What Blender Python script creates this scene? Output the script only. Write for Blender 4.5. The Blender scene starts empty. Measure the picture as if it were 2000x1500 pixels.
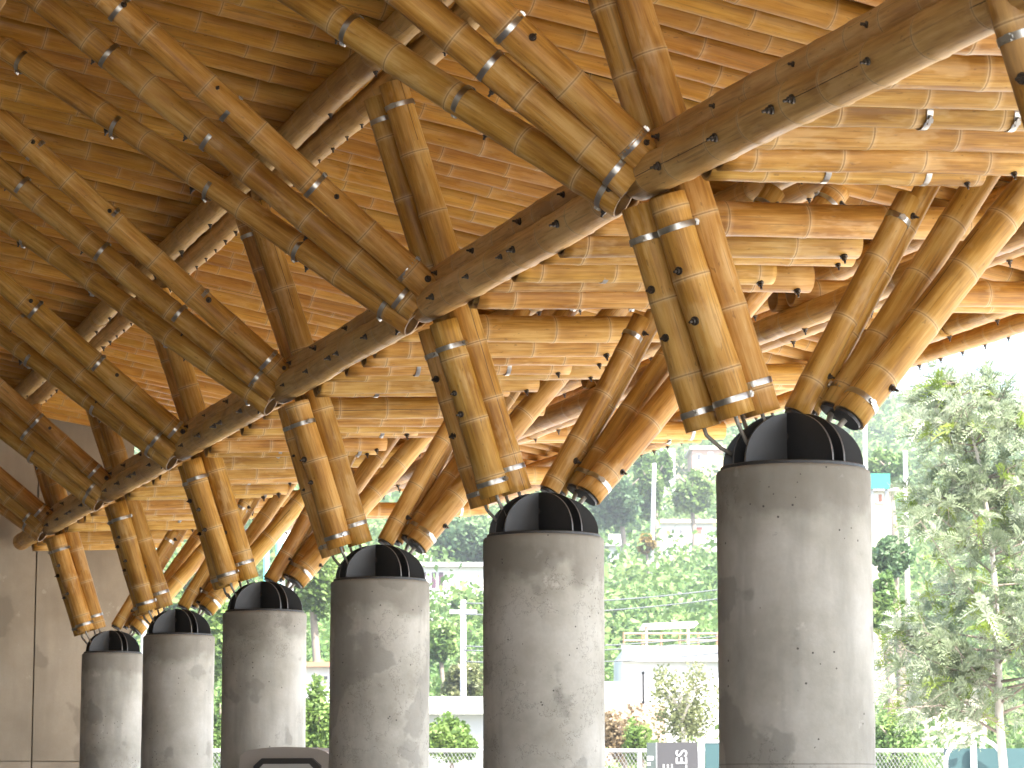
import bpy, math, random
import numpy as np
from mathutils import Matrix, Vector
random.seed(7); rng = np.random.default_rng(7)
scene = bpy.context.scene

# ------------------------------------------------------------------ camera
F = 5500.0; HY = 1548.0; EYE = 1.25            # focal length and horizon in photo pixels, eye height in metres
TILT = math.atan((HY - 750) / F)
cam = bpy.data.cameras.new('camera'); cam_o = bpy.data.objects.new('camera', cam)
scene.collection.objects.link(cam_o); scene.camera = cam_o
cam.sensor_width = 36; cam.lens = 36 * F / 2000; cam.clip_start = .1; cam.clip_end = 5000
cam.dof.use_dof = True; cam.dof.focus_distance = 12.5; cam.dof.aperture_fstop = 16
cam_o.location = (0, 0, EYE); cam_o.rotation_euler = (math.pi / 2 + TILT, 0, 0)

# ------------------------------------------------------------------ sky, sun, exposure
SUN_EL, SUN_AZ = math.radians(56), math.radians(140)      # azimuth clockwise from +Y
world = bpy.data.worlds.new('World'); scene.world = world; world.use_nodes = True
wn = world.node_tree.nodes; sky = wn.new('ShaderNodeTexSky'); sky.sky_type = 'NISHITA'
sky.sun_disc = False; sky.sun_elevation = SUN_EL; sky.sun_rotation = SUN_AZ
sky.air_density = 1.0; sky.dust_density = 3.0; sky.ozone_density = 1.0
wn['Background'].inputs['Strength'].default_value = .15
world.node_tree.links.new(sky.outputs[0], wn['Background'].inputs['Color'])
sun = bpy.data.lights.new('sun', 'SUN'); sun_o = bpy.data.objects.new('sun', sun); scene.collection.objects.link(sun_o)
sun.energy = 5.0; sun.angle = math.radians(.5); sun.color = (1, .95, .87)
sd = Vector((math.sin(SUN_AZ) * math.cos(SUN_EL), math.cos(SUN_AZ) * math.cos(SUN_EL), math.sin(SUN_EL)))
sun_o.rotation_euler = sd.to_track_quat('Z', 'Y').to_euler()
vs = scene.view_settings; vs.view_transform = 'Standard'; vs.look = 'None'; vs.gamma = 1; vs.use_curve_mapping = False
vs.exposure = 2.35
scene.cycles.max_bounces = 7; scene.cycles.diffuse_bounces = 4; scene.cycles.transparent_max_bounces = 8
scene.cycles.sample_clamp_indirect = 8

# ------------------------------------------------------------------ frame of reference
fw = np.array([0, math.cos(TILT), math.sin(TILT)]); up = np.array([0, -math.sin(TILT), math.cos(TILT)]); rt = np.array([1., 0, 0])
CAM = np.array([0, 0, EYE])
def ray(u, v): return rt * (u - 1000) / F + up * (750 - v) / F + fw
def at_y(u, v, y): d = ray(u, v); return CAM + d * (y / d[1])
def px(y): return y / F                           # metres per photo pixel at depth y
er = ray(-790, HY); er[2] = 0; er /= np.linalg.norm(er)      # along the row of columns, away from the camera
ep = np.array([er[1], -er[0], 0])                             # outward, across the row
O = CAM + ray(1549, 920) * (F * .5 / 300); TOP = O[2]         # top of the nearest column (0.5 m wide)
S = 2.56                                                       # bay
def W(r, p, z): return np.array([O[0], O[1], 0]) + er * r + ep * p + np.array([0, 0, z])
def at_r(u, v, r):
    d = ray(u, v); P = CAM + d * ((r - (CAM - O) @ er) / (d @ er)); return r, (P - O) @ ep, P[2]
ROT = math.atan2(er[1], er[0])                                # z rotation that puts local x along the row

# ------------------------------------------------------------------ helpers
col = scene.collection
WM = {}
def link(o, parent=None, m=None):
    col.objects.link(o); m = m if m is not None else Matrix.Identity(4); WM[o.name] = m
    if parent is not None:
        o.parent = parent; o.matrix_basis = WM[parent.name].inverted() @ m
    else: o.matrix_basis = m
    return o
def tag(o, label, cat, group=None, kind=None):
    if label: o['label'] = label
    if cat: o['category'] = cat
    if group: o['group'] = group
    if kind: o['kind'] = kind
    return o
def thing(name, loc, label, cat, group=None, rz=0):
    o = bpy.data.objects.new(name, None); o.empty_display_size = .1
    link(o, None, Matrix.Translation(Vector(loc)) @ Matrix.Rotation(rz, 4, 'Z'))
    return tag(o, label, cat, group)
def mesh(name, v, f, mat, smooth=False, attrs=None):
    me = bpy.data.meshes.new(name); me.from_pydata([tuple(map(float, q)) for q in v], [], f); me.update()
    if mat: me.materials.append(mat)
    if smooth: me.polygons.foreach_set('use_smooth', [True] * len(me.polygons))
    for k, a in (attrs or {}).items():
        at = me.attributes.new(k, 'FLOAT', 'POINT'); at.data.foreach_set('value', np.asarray(a, dtype=np.float32))
    return me
def obj(name, me, parent=None, m=None): return link(bpy.data.objects.new(name, me), parent, m)
class MB:
    """collects simple shapes in one mesh"""
    def __init__(s): s.v = []; s.f = []
    def add(s, v, f):
        b = len(s.v); s.v += [tuple(q) for q in v]; s.f += [tuple(i + b for i in q) for q in f]; return s
    def box(s, a, b):
        (x0, y0, z0), (x1, y1, z1) = a, b
        return s.add([(x0,y0,z0),(x1,y0,z0),(x1,y1,z0),(x0,y1,z0),(x0,y0,z1),(x1,y0,z1),(x1,y1,z1),(x0,y1,z1)],
                     [(3,2,1,0),(4,5,6,7),(0,1,5,4),(1,2,6,5),(2,3,7,6),(3,0,4,7)])
    def tube(s, pts, rad, n=8, cap=True):
        pts = [np.array(p, float) for p in pts]; b = len(s.v); m = len(pts)
        if not hasattr(rad, '__len__'): rad = [rad] * m
        t0 = pts[1] - pts[0]; ref = np.array([0, 0, 1.]) if abs(t0[2]) < .9 * np.linalg.norm(t0) else np.array([1., 0, 0])
        for i, p in enumerate(pts):
            t = pts[min(i + 1, m - 1)] - pts[max(i - 1, 0)]; t /= np.linalg.norm(t)
            x = np.cross(t, ref); x /= np.linalg.norm(x); y = np.cross(t, x)
            for k in range(n):
                a = 2 * math.pi * k / n; s.v.append(tuple(p + rad[i] * (math.cos(a) * x + math.sin(a) * y)))
        for i in range(m - 1):
            for k in range(n):
                k2 = (k + 1) % n; s.f.append((b + i*n + k, b + i*n + k2, b + (i+1)*n + k2, b + (i+1)*n + k))
        if cap: s.f.append(tuple(range(b + n - 1, b - 1, -1))); s.f.append(tuple(range(b + (m-1)*n, b + m*n)))
        return s
    def lathe(s, prof, n=32):
        b = len(s.v); m = len(prof)
        for r, z in prof:
            for k in range(n): a = 2*math.pi*k/n; s.v.append((r*math.cos(a), r*math.sin(a), z))
        for i in range(m - 1):
            for k in range(n):
                k2 = (k+1) % n; s.f.append((b+i*n+k, b+i*n+k2, b+(i+1)*n+k2, b+(i+1)*n+k))
        s.f.append(tuple(range(b+n-1, b-1, -1))); s.f.append(tuple(range(b+(m-1)*n, b+m*n))); return s
    def prism(s, outline, t, axis=1):
        """outline in (x, z) extruded by +-t along y"""
        n = len(outline); s.rim = n; v = [(x, -t, z) for x, z in outline] + [(x, t, z) for x, z in outline]
        f = [tuple(range(n)), tuple(range(2*n-1, n-1, -1))] + [((i+1) % n, i, n+i, n+(i+1) % n) for i in range(n)]
        return s.add(v, f)
    def build(s, name, mat, smooth=False, rim=None):
        me = mesh(name, s.v, s.f, mat, smooth)
        if rim:
            me.materials.append(rim)
            for q in me.polygons:
                if len(q.vertices) == 4: q.material_index = 1
        return me
def axis_matrix(a, b, roll=0.0):
    a = Vector(a); d = Vector(b) - a
    return Matrix.Translation(a) @ d.to_track_quat('Z', 'Y').to_matrix().to_4x4() @ Matrix.Rotation(roll, 4, 'Z')

# ------------------------------------------------------------------ materials
def new_mat(name):
    m = bpy.data.materials.new(name); m.use_nodes = True
    return m, m.node_tree.nodes, m.node_tree.links, m.node_tree.nodes['Principled BSDF']
def N(nodes, typ, **kw):
    n = nodes.new(typ)
    for k, v in kw.items():
        if k.startswith('i_'): n.inputs[k[2:].replace('_', ' ')].default_value = v
        else: setattr(n, k, v)
    return n
def ramp(nodes, stops):
    r = nodes.new('ShaderNodeValToRGB'); e = r.color_ramp.elements
    while len(e) < len(stops): e.new(.5)
    for q, (p, c) in zip(e, stops): q.position = p; q.color = (*c, 1)
    return r
def mix(nodes, links, fac, a, b, blend='MIX'):
    m = nodes.new('ShaderNodeMix'); m.data_type = 'RGBA'; m.blend_type = blend; m.clamp_factor = True
    for s, val in ((m.inputs['Factor'], fac), (m.inputs['A'], a), (m.inputs['B'], b)):
        if hasattr(val, 'is_output'): links.new(val, s)
        elif isinstance(val, tuple): s.default_value = (*val, 1)
        else: s.default_value = val
    return m.outputs['Result']
def math_n(nodes, links, op, a, b=0.0, c=None):
    n = nodes.new('ShaderNodeMath'); n.operation = op
    for s, val in zip(n.inputs, (a, b) if c is None else (a, b, c)):
        if hasattr(val, 'is_output'): links.new(val, s)
        else: s.default_value = val
    return n.outputs[0]
def obj_coords(nodes, links, scale=(1, 1, 1), rnd=True):
    tc = nodes.new('ShaderNodeTexCoord'); oi = nodes.new('ShaderNodeObjectInfo')
    mp = nodes.new('ShaderNodeMapping'); mp.inputs['Scale'].default_value = scale
    links.new(tc.outputs['Object'], mp.inputs['Vector'])
    if rnd:
        cx = nodes.new('ShaderNodeCombineXYZ')
        for i, k in enumerate((37., 61., 53.)): links.new(math_n(nodes, links, 'MULTIPLY', oi.outputs['Random'], k), cx.inputs[i])
        links.new(cx.outputs[0], mp.inputs['Location'])
    return mp.outputs[0], oi.outputs['Random']
def noise(nodes, links, vec, scale, detail=4, rough=.55):
    n = N(nodes, 'ShaderNodeTexNoise'); n.inputs['Scale'].default_value = scale
    n.inputs['Detail'].default_value = detail; n.inputs['Roughness'].default_value = rough
    links.new(vec, n.inputs['Vector']); return n.outputs['Fac']
def bump(nodes, links, h, strength, dist, bs):
    b = nodes.new('ShaderNodeBump'); b.inputs['Strength'].default_value = strength; b.inputs['Distance'].default_value = dist
    links.new(h, b.inputs['Height']); links.new(b.outputs[0], bs.inputs['Normal'])

def bamboo_material(name, lo, mid, hi, ring_amt=.6, blotchy=1.0):
    m, nd, lk, bs = new_mat(name)
    long_v, rnd = obj_coords(nd, lk, (1, 1, .06)); blot_v, _ = obj_coords(nd, lk, (1, 1, .35)); fib_v, _ = obj_coords(nd, lk, (1, 1, .025))
    streak = noise(nd, lk, long_v, 70, 3, .65); blot = noise(nd, lk, blot_v, 7, 3, .6); fine = noise(nd, lk, blot_v, 60, 2, .7)
    tone = math_n(nd, lk, 'ADD', math_n(nd, lk, 'MULTIPLY', streak, .45), math_n(nd, lk, 'MULTIPLY', blot, .55))
    r = ramp(nd, [(.37, lo), (.5, mid), (.62, hi)]); lk.new(tone, r.inputs[0])
    c = r.outputs[0]
    # old stains: darker scuffs with soft ends, dark fibres
    st = ramp(nd, [(.60, (0, 0, 0)), (.70, (1, 1, 1))]); lk.new(noise(nd, lk, blot_v, 4.3, 5, .7), st.inputs[0])
    c = mix(nd, lk, math_n(nd, lk, 'MULTIPLY', st.outputs[0], .55 * blotchy), c, (.22, .115, .038))
    sp = ramp(nd, [(.67, (0, 0, 0)), (.72, (1, 1, 1))]); lk.new(fine, sp.inputs[0])
    c = mix(nd, lk, math_n(nd, lk, 'MULTIPLY', sp.outputs[0], .45), c, (.12, .06, .022))
    wx = ramp(nd, [(.57, (0, 0, 0)), (.63, (1, 1, 1))]); lk.new(noise(nd, lk, blot_v, 9.5, 4, .62), wx.inputs[0])
    c = mix(nd, lk, math_n(nd, lk, 'MULTIPLY', wx.outputs[0], .38 * blotchy), c, (.70, .50, .25))
    fb = ramp(nd, [(.62, (0, 0, 0)), (.70, (1, 1, 1))]); lk.new(noise(nd, lk, fib_v, 110, 1, .6), fb.inputs[0])
    c = mix(nd, lk, math_n(nd, lk, 'MULTIPLY', fb.outputs[0], .35), c, (.16, .085, .03))
    # the pole's own shade of yellow or brown
    hsv = nd.new('ShaderNodeHueSaturation'); lk.new(c, hsv.inputs['Color'])
    lk.new(math_n(nd, lk, 'MULTIPLY_ADD', rnd, .012, .491), hsv.inputs['Hue'])
    r2 = math_n(nd, lk, 'FRACT', math_n(nd, lk, 'MULTIPLY', rnd, 17.3))
    lk.new(math_n(nd, lk, 'MULTIPLY_ADD', r2, .26, .87), hsv.inputs['Value'])
    hsv.inputs['Saturation'].default_value = 1.06
    c = hsv.outputs[0]
    # drying splits that run along some canes
    tc = nd.new('ShaderNodeTexCoord'); sx = nd.new('ShaderNodeSeparateXYZ'); lk.new(tc.outputs['Object'], sx.inputs[0])
    ang = math_n(nd, lk, 'ARCTAN2', sx.outputs[1], sx.outputs[0])
    cz = nd.new('ShaderNodeCombineXYZ'); lk.new(math_n(nd, lk, 'MULTIPLY', rnd, 91.), cz.inputs[0]); lk.new(sx.outputs[2], cz.inputs[2])
    wob = math_n(nd, lk, 'MULTIPLY', math_n(nd, lk, 'SUBTRACT', noise(nd, lk, cz.outputs[0], 5, 3, .6), .5), .12)
    dif = math_n(nd, lk, 'ABSOLUTE', math_n(nd, lk, 'SUBTRACT', math_n(nd, lk, 'SUBTRACT', ang, math_n(nd, lk, 'MULTIPLY_ADD', rnd, 5.6, -2.8)), wob))
    gate = math_n(nd, lk, 'MULTIPLY', math_n(nd, lk, 'GREATER_THAN', noise(nd, lk, cz.outputs[0], 1.1, 1, .5), .50), math_n(nd, lk, 'GREATER_THAN', math_n(nd, lk, 'FRACT', math_n(nd, lk, 'MULTIPLY', rnd, 7.7)), .40))
    spl = math_n(nd, lk, 'MULTIPLY', math_n(nd, lk, 'LESS_THAN', dif, .026), gate)
    c = mix(nd, lk, math_n(nd, lk, 'MULTIPLY', spl, .85), c, (.05, .026, .012))
    at = N(nd, 'ShaderNodeAttribute', attribute_name='ring'); ad = N(nd, 'ShaderNodeAttribute', attribute_name='dark')
    ac = N(nd, 'ShaderNodeAttribute', attribute_name='cut')
    c = mix(nd, lk, math_n(nd, lk, 'MULTIPLY', at.outputs['Fac'], ring_amt), c, (.74, .56, .31))
    c = mix(nd, lk, math_n(nd, lk, 'MULTIPLY', ad.outputs['Fac'], .62), c, (.12, .065, .028))
    c = mix(nd, lk, ac.outputs['Fac'], c, (.30, .18, .08))
    lk.new(c, bs.inputs['Base Color'])
    rr = ramp(nd, [(.3, (.38,) * 3), (.7, (.58,) * 3)]); lk.new(blot, rr.inputs[0]); lk.new(rr.outputs[0], bs.inputs['Roughness'])
    bs.inputs['Specular IOR Level'].default_value = .38
    bump(nd, lk, math_n(nd, lk, 'ADD', streak, math_n(nd, lk, 'MULTIPLY', blot, .6)), .22, .006, bs)
    return m
M_BAM = bamboo_material('bamboo', (.30, .148, .036), (.49, .275, .072), (.63, .41, .145))
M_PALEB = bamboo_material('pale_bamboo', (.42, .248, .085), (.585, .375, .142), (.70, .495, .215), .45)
M_DECK = bamboo_material('bamboo_deck', (.42, .200, .042), (.54, .285, .066), (.62, .36, .095), .42, .5)

def concrete_material(name, base, dark, light, streak_amt, holes=True, scale=1.0, top=None):
    m, nd, lk, bs = new_mat(name)
    v, rnd = obj_coords(nd, lk); vs_, _ = obj_coords(nd, lk, (1, 1, .16))
    a = noise(nd, lk, v, 2.2 * scale, 6, .6); b = noise(nd, lk, vs_, 7 * scale, 4, .55); f = noise(nd, lk, v, 70, 3, .6)
    r = ramp(nd, [(.34, dark), (.5, base), (.66, light)]); lk.new(a, r.inputs[0]); c = r.outputs[0]
    s = ramp(nd, [(.50, (0, 0, 0)), (.68, (1, 1, 1))]); lk.new(b, s.inputs[0])
    c = mix(nd, lk, math_n(nd, lk, 'MULTIPLY', s.outputs[0], streak_amt), c, tuple(q * .55 for q in base))
    # damp stains with a clear edge
    d = ramp(nd, [(.575, (0, 0, 0)), (.60, (1, 1, 1))]); lk.new(noise(nd, lk, v, 3.1 * scale, 5, .5), d.inputs[0])
    c = mix(nd, lk, math_n(nd, lk, 'MULTIPLY', d.outputs[0], .55), c, tuple(q * .50 for q in base))
    wht = ramp(nd, [(.66, (0, 0, 0)), (.70, (1, 1, 1))]); lk.new(noise(nd, lk, v, 8, 6, .6), wht.inputs[0])
    c = mix(nd, lk, math_n(nd, lk, 'MULTIPLY', wht.outputs[0], .35), c, tuple(min(1, q * 1.35) for q in light))
    c = mix(nd, lk, math_n(nd, lk, 'MULTIPLY', f, .35), c, tuple(q * .72 for q in base))
    h = math_n(nd, lk, 'ADD', math_n(nd, lk, 'MULTIPLY', f, .35), a)
    if top is not None:
        # rain run-off stain below the cap and a faint pour line
        tc = nd.new('ShaderNodeTexCoord'); sx = nd.new('ShaderNodeSeparateXYZ'); lk.new(tc.outputs['Object'], sx.inputs[0])
        e = math_n(nd, lk, 'ADD', sx.outputs[2], math_n(nd, lk, 'MULTIPLY', math_n(nd, lk, 'SUBTRACT', noise(nd, lk, v, 4.5, 5, .55), .5), .42))
        sr = ramp(nd, [(0, (0, 0, 0)), (1, (1, 1, 1))]); mr = N(nd, 'ShaderNodeMapRange'); lk.new(e, mr.inputs[0]); mr.inputs[1].default_value = top - .19; mr.inputs[2].default_value = top - .12
        c = mix(nd, lk, math_n(nd, lk, 'MULTIPLY', mr.outputs[0], .50), c, (.17, .155, .125))
        ln = math_n(nd, lk, 'LESS_THAN', math_n(nd, lk, 'ABSOLUTE', math_n(nd, lk, 'SUBTRACT', math_n(nd, lk, 'ADD', sx.outputs[2], math_n(nd, lk, 'MULTIPLY', a, .012)), 1.345)), .0025)
        c = mix(nd, lk, math_n(nd, lk, 'MULTIPLY', ln, .4), c, (.12, .11, .09))
    if holes:
        vo = N(nd, 'ShaderNodeTexVoronoi', feature='F1'); vo.inputs['Scale'].default_value = 30; lk.new(v, vo.inputs['Vector'])
        keep = math_n(nd, lk, 'GREATER_THAN', noise(nd, lk, v, 6, 2, .5), .56)
        hole = math_n(nd, lk, 'MULTIPLY', math_n(nd, lk, 'LESS_THAN', vo.outputs['Distance'], .11), keep)
        c = mix(nd, lk, math_n(nd, lk, 'MULTIPLY', hole, .85), c, (.05, .045, .04))
        # hairline crack
        w = noise(nd, lk, v, 1.6, 8, .72); cr = math_n(nd, lk, 'LESS_THAN', math_n(nd, lk, 'ABSOLUTE', math_n(nd, lk, 'SUBTRACT', w, .43)), .0022)
        c = mix(nd, lk, math_n(nd, lk, 'MULTIPLY', cr, .5), c, (.07, .06, .05))
        h = math_n(nd, lk, 'SUBTRACT', h, math_n(nd, lk, 'MULTIPLY', hole, 1.2))
    lk.new(c, bs.inputs['Base Color']); bs.inputs['Roughness'].default_value = .82
    bump(nd, lk, h, .35, .006, bs); return m
M_CONC = concrete_material('concrete_column', (.465, .456, .402), (.285, .274, .228), (.605, .602, .555), .6, top=TOP)
M_WALL = concrete_material('concrete_wall', (.40, .335, .245), (.30, .245, .175), (.48, .415, .32), .45, False, .5)

def plain(name, color, rough=.6, metal=0, var=.12, scale=6, spec=.5):
    m, nd, lk, bs = new_mat(name); v, rnd = obj_coords(nd, lk)
    n = noise(nd, lk, v, scale, 4, .6)
    c = mix(nd, lk, n, tuple(q * (1 - var) for q in color), tuple(min(1, q * (1 + var)) for q in color))
    lk.new(c, bs.inputs['Base Color']); bs.inputs['Roughness'].default_value = rough; bs.inputs['Metallic'].default_value = metal
    bs.inputs['Specular IOR Level'].default_value = spec
    return m
M_STEEL = plain('black_painted_steel', (.036, .038, .040), .42, 0, .4, 14)
M_EDGE = plain('lit_steel_edge', (.13, .13, .125), .42, .3, .2, 20)  # lighter rim: the fins' edge highlight is put into the colour
M_STRAP = plain('stainless_strap', (.50, .49, .46), .30, 1, .08, 30)
M_BOLT = plain('dull_bolt', (.10, .085, .07), .45, .8, .3, 40)
M_ROD = plain('galvanised_rod', (.36, .35, .31), .5, .3, .2, 20)
M_SLAB = plain('roof_boarding', (.13, .070, .030), .8, 0, .3, 3)  # darkened: deeper shade between the canes is put into its colour
M_PAVE = concrete_material('pale_paving', (.48, .46, .425), (.40, .38, .345), (.56, .54, .505), .1, False, .4)
M_FLOOR = concrete_material('hall_floor', (.42, .395, .355), (.34, .32, .285), (.49, .465, .425), .1, False, .4)
M_INNER = plain('added_wall_render', (.30, .26, .20), .9, 0, .12, 1)
M_WHITE = plain('white_wall', (.58, .575, .555), .8, 0, .06, 1.5)
M_CREAM = plain('cream_wall', (.50, .44, .35), .8, 0, .08, 1.5)
M_PINK = plain('pink_wall', (.46, .29, .22), .8, 0, .1, 1.5)
M_BRICK = plain('terracotta', (.36, .15, .09), .85, 0, .2, 4)
M_TEAL = plain('teal_paint', (.018, .19, .14), .5, 0, .1, 2)
M_PTEAL = plain('pale_teal_paint', (.09, .33, .29), .5, 0, .1, 2)
M_BLUE = plain('teal_tarpaulin', (.018, .058, .062), .6, 0, .15, 2)
M_GREYP = plain('pale_grey_paint', (.34, .34, .34), .5, 0, .08, 4)
M_GLASS = plain('dark_window', (.06, .06, .07), .12, 0, .2, 3)
M_PURPLE = plain('plum_window', (.075, .035, .055), .2, 0, .2, 3)
M_REDW = plain('red_shutter', (.32, .09, .06), .6, 0, .15, 5)
M_BIN = plain('grey_plastic', (.50, .465, .42), .5, 0, .06, 8)
M_BIND = plain('dark_plastic_and_shade', (.06, .058, .055), .5, 0, .1, 8)
M_BINL = plain('pale_plastic', (.62, .61, .58), .45, 0, .06, 8)
M_SIGN = plain('charcoal_sign', (.030, .029, .031), .55, 0, .1, 3)
M_SIGNG = plain('green_grey_sign', (.035, .048, .044), .55, 0, .1, 3)
M_LET = plain('white_lettering', (.45, .45, .44), .5, 0, .03, 5)
M_WIRE = plain('grey_wire', (.30, .30, .30), .5, .5, .1, 5)
M_CABLE = plain('dark_cable', (.10, .11, .12), .6, 0, .1, 2)
M_BARK = plain('grey_bark', (.20, .165, .13), .9, 0, .35, 9)
M_PALE = plain('pale_bark', (.42, .39, .34), .9, 0, .25, 9)

def leaf_material(name, dark, mid, light, trans=.35, rough=.5):
    m, nd, lk, bs = new_mat(name)
    at = N(nd, 'ShaderNodeAttribute', attribute_name='tint')
    r = ramp(nd, [(.05, dark), (.5, mid), (.95, light)]); lk.new(at.outputs['Fac'], r.inputs[0])
    lk.new(r.outputs[0], bs.inputs['Base Color']); bs.inputs['Roughness'].default_value = rough
    bs.inputs['Specular IOR Level'].default_value = .35
    tr = nd.new('ShaderNodeBsdfTranslucent'); lk.new(r.outputs[0], tr.inputs['Color'])
    mx = nd.new('ShaderNodeMixShader'); mx.inputs[0].default_value = trans
    lk.new(bs.outputs[0], mx.inputs[1]); lk.new(tr.outputs[0], mx.inputs[2])
    lk.new(mx.outputs[0], nd['Material Output'].inputs['Surface']); return m
M_WOOD = leaf_material('woodland_leaves', (.065, .120, .036), (.125, .215, .056), (.21, .29, .095))
M_LGRN = leaf_material('bright_leaves', (.075, .130, .030), (.130, .210, .045), (.20, .28, .075))
M_DKGN = leaf_material('dark_leaves', (.045, .090, .042), (.080, .145, .062), (.13, .20, .09))
M_OLIV = leaf_material('olive_leaves', (.085, .105, .040), (.15, .175, .07), (.24, .25, .12))
M_YELL = leaf_material('yellow_leaves', (.16, .12, .03), (.28, .20, .05), (.36, .27, .08))
M_RUST = leaf_material('rusty_leaves', (.10, .075, .040), (.17, .125, .065), (.25, .19, .11))
M_SILV = leaf_material('silver_leaves', (.15, .19, .105), (.25, .30, .18), (.40, .44, .33), .45, .34)
M_FRESH = leaf_material('fresh_shoots', (.13, .20, .03), (.20, .27, .04), (.28, .33, .08), .4)
M_GRASS = leaf_material('grass', (.05, .07, .02), (.09, .11, .035), (.14, .15, .06))

# ------------------------------------------------------------------ setting: ground, hall floor, hillside
g = MB(); g.add([(-3000, -3000, 0), (3000, -3000, 0), (3000, 3000, 0), (-3000, 3000, 0)], [(0, 1, 2, 3)])
tag(obj('ground', g.build('ground', M_PAVE)), None, None, None, 'structure')
g = MB(); g.add([W(-12, -8, .012), W(-12, 1.2, .012), W(15.2, 1.2, .012), W(15.2, -8, .012)], [(0, 1, 2, 3)])
tag(obj('hall_floor', g.build('hall_floor', M_FLOOR)), None, None, None, 'structure')
def hill_z(x, y):
    t = np.interp(y, [50, 62, 80, 130, 200, 300, 440, 620, 1000, 1600], [-.4, .15, 1.0, 7, 17.0, 36.0, 60.0, 62.0, 40.0, -5.0])
    return t + np.minimum(np.maximum(y - 70, 0) * .02, 4) * (np.sin(x * .045 + y * .02) + .6 * np.sin(x * .11 - y * .05 + 1.3)) * .5 \
        - np.clip(x - 40, 0, 300) * .06 * np.clip((y - 200) / 200, 0, 1)
nx, ny = 90, 90
xs = np.linspace(-420, 520, nx); ys = np.concatenate([np.linspace(50, 460, 70), np.linspace(480, 1600, 20)])
X, Y = np.meshgrid(xs, ys); Z = hill_z(X, Y)
hv = np.stack([X, Y, Z], -1).reshape(-1, 3)
hf = [(j*nx+i, j*nx+i+1, (j+1)*nx+i+1, (j+1)*nx+i) for j in range(ny-1) for i in range(nx-1)]
def earth_material():
    m, nd, lk, bs = new_mat('dry_earth_and_grass'); v, _ = obj_coords(nd, lk, rnd=False)
    r = ramp(nd, [(.38, (.055, .080, .030)), (.52, (.10, .115, .045)), (.66, (.26, .20, .13))]); lk.new(noise(nd, lk, v, .09, 6, .65), r.inputs[0])
    lk.new(r.outputs[0], bs.inputs['Base Color']); bs.inputs['Roughness'].default_value = .95; return m
M_EARTH = earth_material()
tag(obj('hillside', mesh('hillside', hv, hf, M_EARTH, True)), None, None, None, 'structure')

# ------------------------------------------------------------------ bamboo
def bamboo_mesh(L, rad, seed, n=20, bow=.006, lens=(.23, .33)):
    R = random.Random(seed); zs = []; node = R.uniform(.04, .2); nodes_ = []
    while node < L - .02:
        nodes_.append(node); node += R.uniform(*lens) * (rad / .0625) ** .5
    prof = [(0, 1.0, 0, 0)]
    last = 0
    for q in nodes_:
        for dz, k, ring, dk in ((-.045, .995, 0, 0), (-.016, 1.006, .05, 0), (-.0065, 1.020, .35, 0), (-.0025, 1.033, 1, 0), (0, 1.018, .4, .8), (.0025, 1.020, .35, .5), (.005, 1.030, .9, 0), (.009, 1.014, .3, 0), (.022, 1.000, .03, 0), (.05, .993, 0, 0)):
            z = q + dz
            if z > last + .001 and z < L - .001: prof.append((z, k, ring, dk)); last = z
    prof.append((L, 1.0, 0, 0))
    # middle of long internodes
    out = [prof[0]]
    for a, b in zip(prof, prof[1:]):
        if b[0] - a[0] > .08: out.append(((a[0] + b[0]) / 2, .985, 0, 0))
        out.append(b)
    bx, by = R.uniform(-1, 1) * bow * L, R.uniform(-1, 1) * bow * L; ox, oy = R.uniform(0, 6), R.uniform(0, 6)
    V = []; ring = []; dark = []; cut = []
    ca = [(math.cos(2*math.pi*k/n), math.sin(2*math.pi*k/n)) for k in range(n)]
    for z, k, rg, dk in out:
        t = z / L; env = 4 * t * (1 - t); cx = bx * env + .0025 * math.sin(z * 5 + ox) * env; cy = by * env + .0025 * math.sin(z * 4.3 + oy) * env
        rr = rad * k * (1.02 - .04 * t)
        for c, s in ca: V.append((cx + rr * c, cy + rr * s, z)); ring.append(rg); dark.append(dk); cut.append(0)
    m = len(out); Fc = [(i*n+k, i*n+(k+1) % n, (i+1)*n+(k+1) % n, (i+1)*n+k) for i in range(m-1) for k in range(n)]
    # cut ends: wall of the cane, then hollow
    for end, z, sgn in ((0, 0, 1), (m - 1, L, -1)):
        base = end * n; b = len(V)
        for f, dz, d in ((.82, 0, 0), (.80, .05, .9)):
            for c, s in ca: V.append((rad * f * c, rad * f * s, z + sgn * dz)); ring.append(0); dark.append(d); cut.append(1 if d == 0 else 0)
        for k in range(n):
            k2 = (k + 1) % n
            for q in ((base+k, base+k2, b+k2, b+k), (b+k, b+k2, b+n+k2, b+n+k)): Fc.append(q if sgn < 0 else q[::-1])
        cap = tuple(range(b + n, b + 2*n)); Fc.append(cap if sgn < 0 else cap[::-1])
    return mesh('bamboo_cane', V, Fc, M_BAM, True, {'ring': ring, 'dark': dark, 'cut': cut})
_seed = [100]
def cane(name, a, b, dia, parent, n=20, bow=.006, label=None, mat=None):
    """a bamboo cane between two points given as (r, p, z)"""
    a, b = W(*a), W(*b); L = float(np.linalg.norm(b - a)); _seed[0] += 1
    o = obj(name, bamboo_mesh(L, dia / 2, _seed[0], n, bow), parent, axis_matrix(a, b, _seed[0] * 1.7))
    o['len'] = L; o['rad'] = dia / 2
    if mat: o.data.materials[0] = mat
    if label: o['label'] = label
    return o
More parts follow.
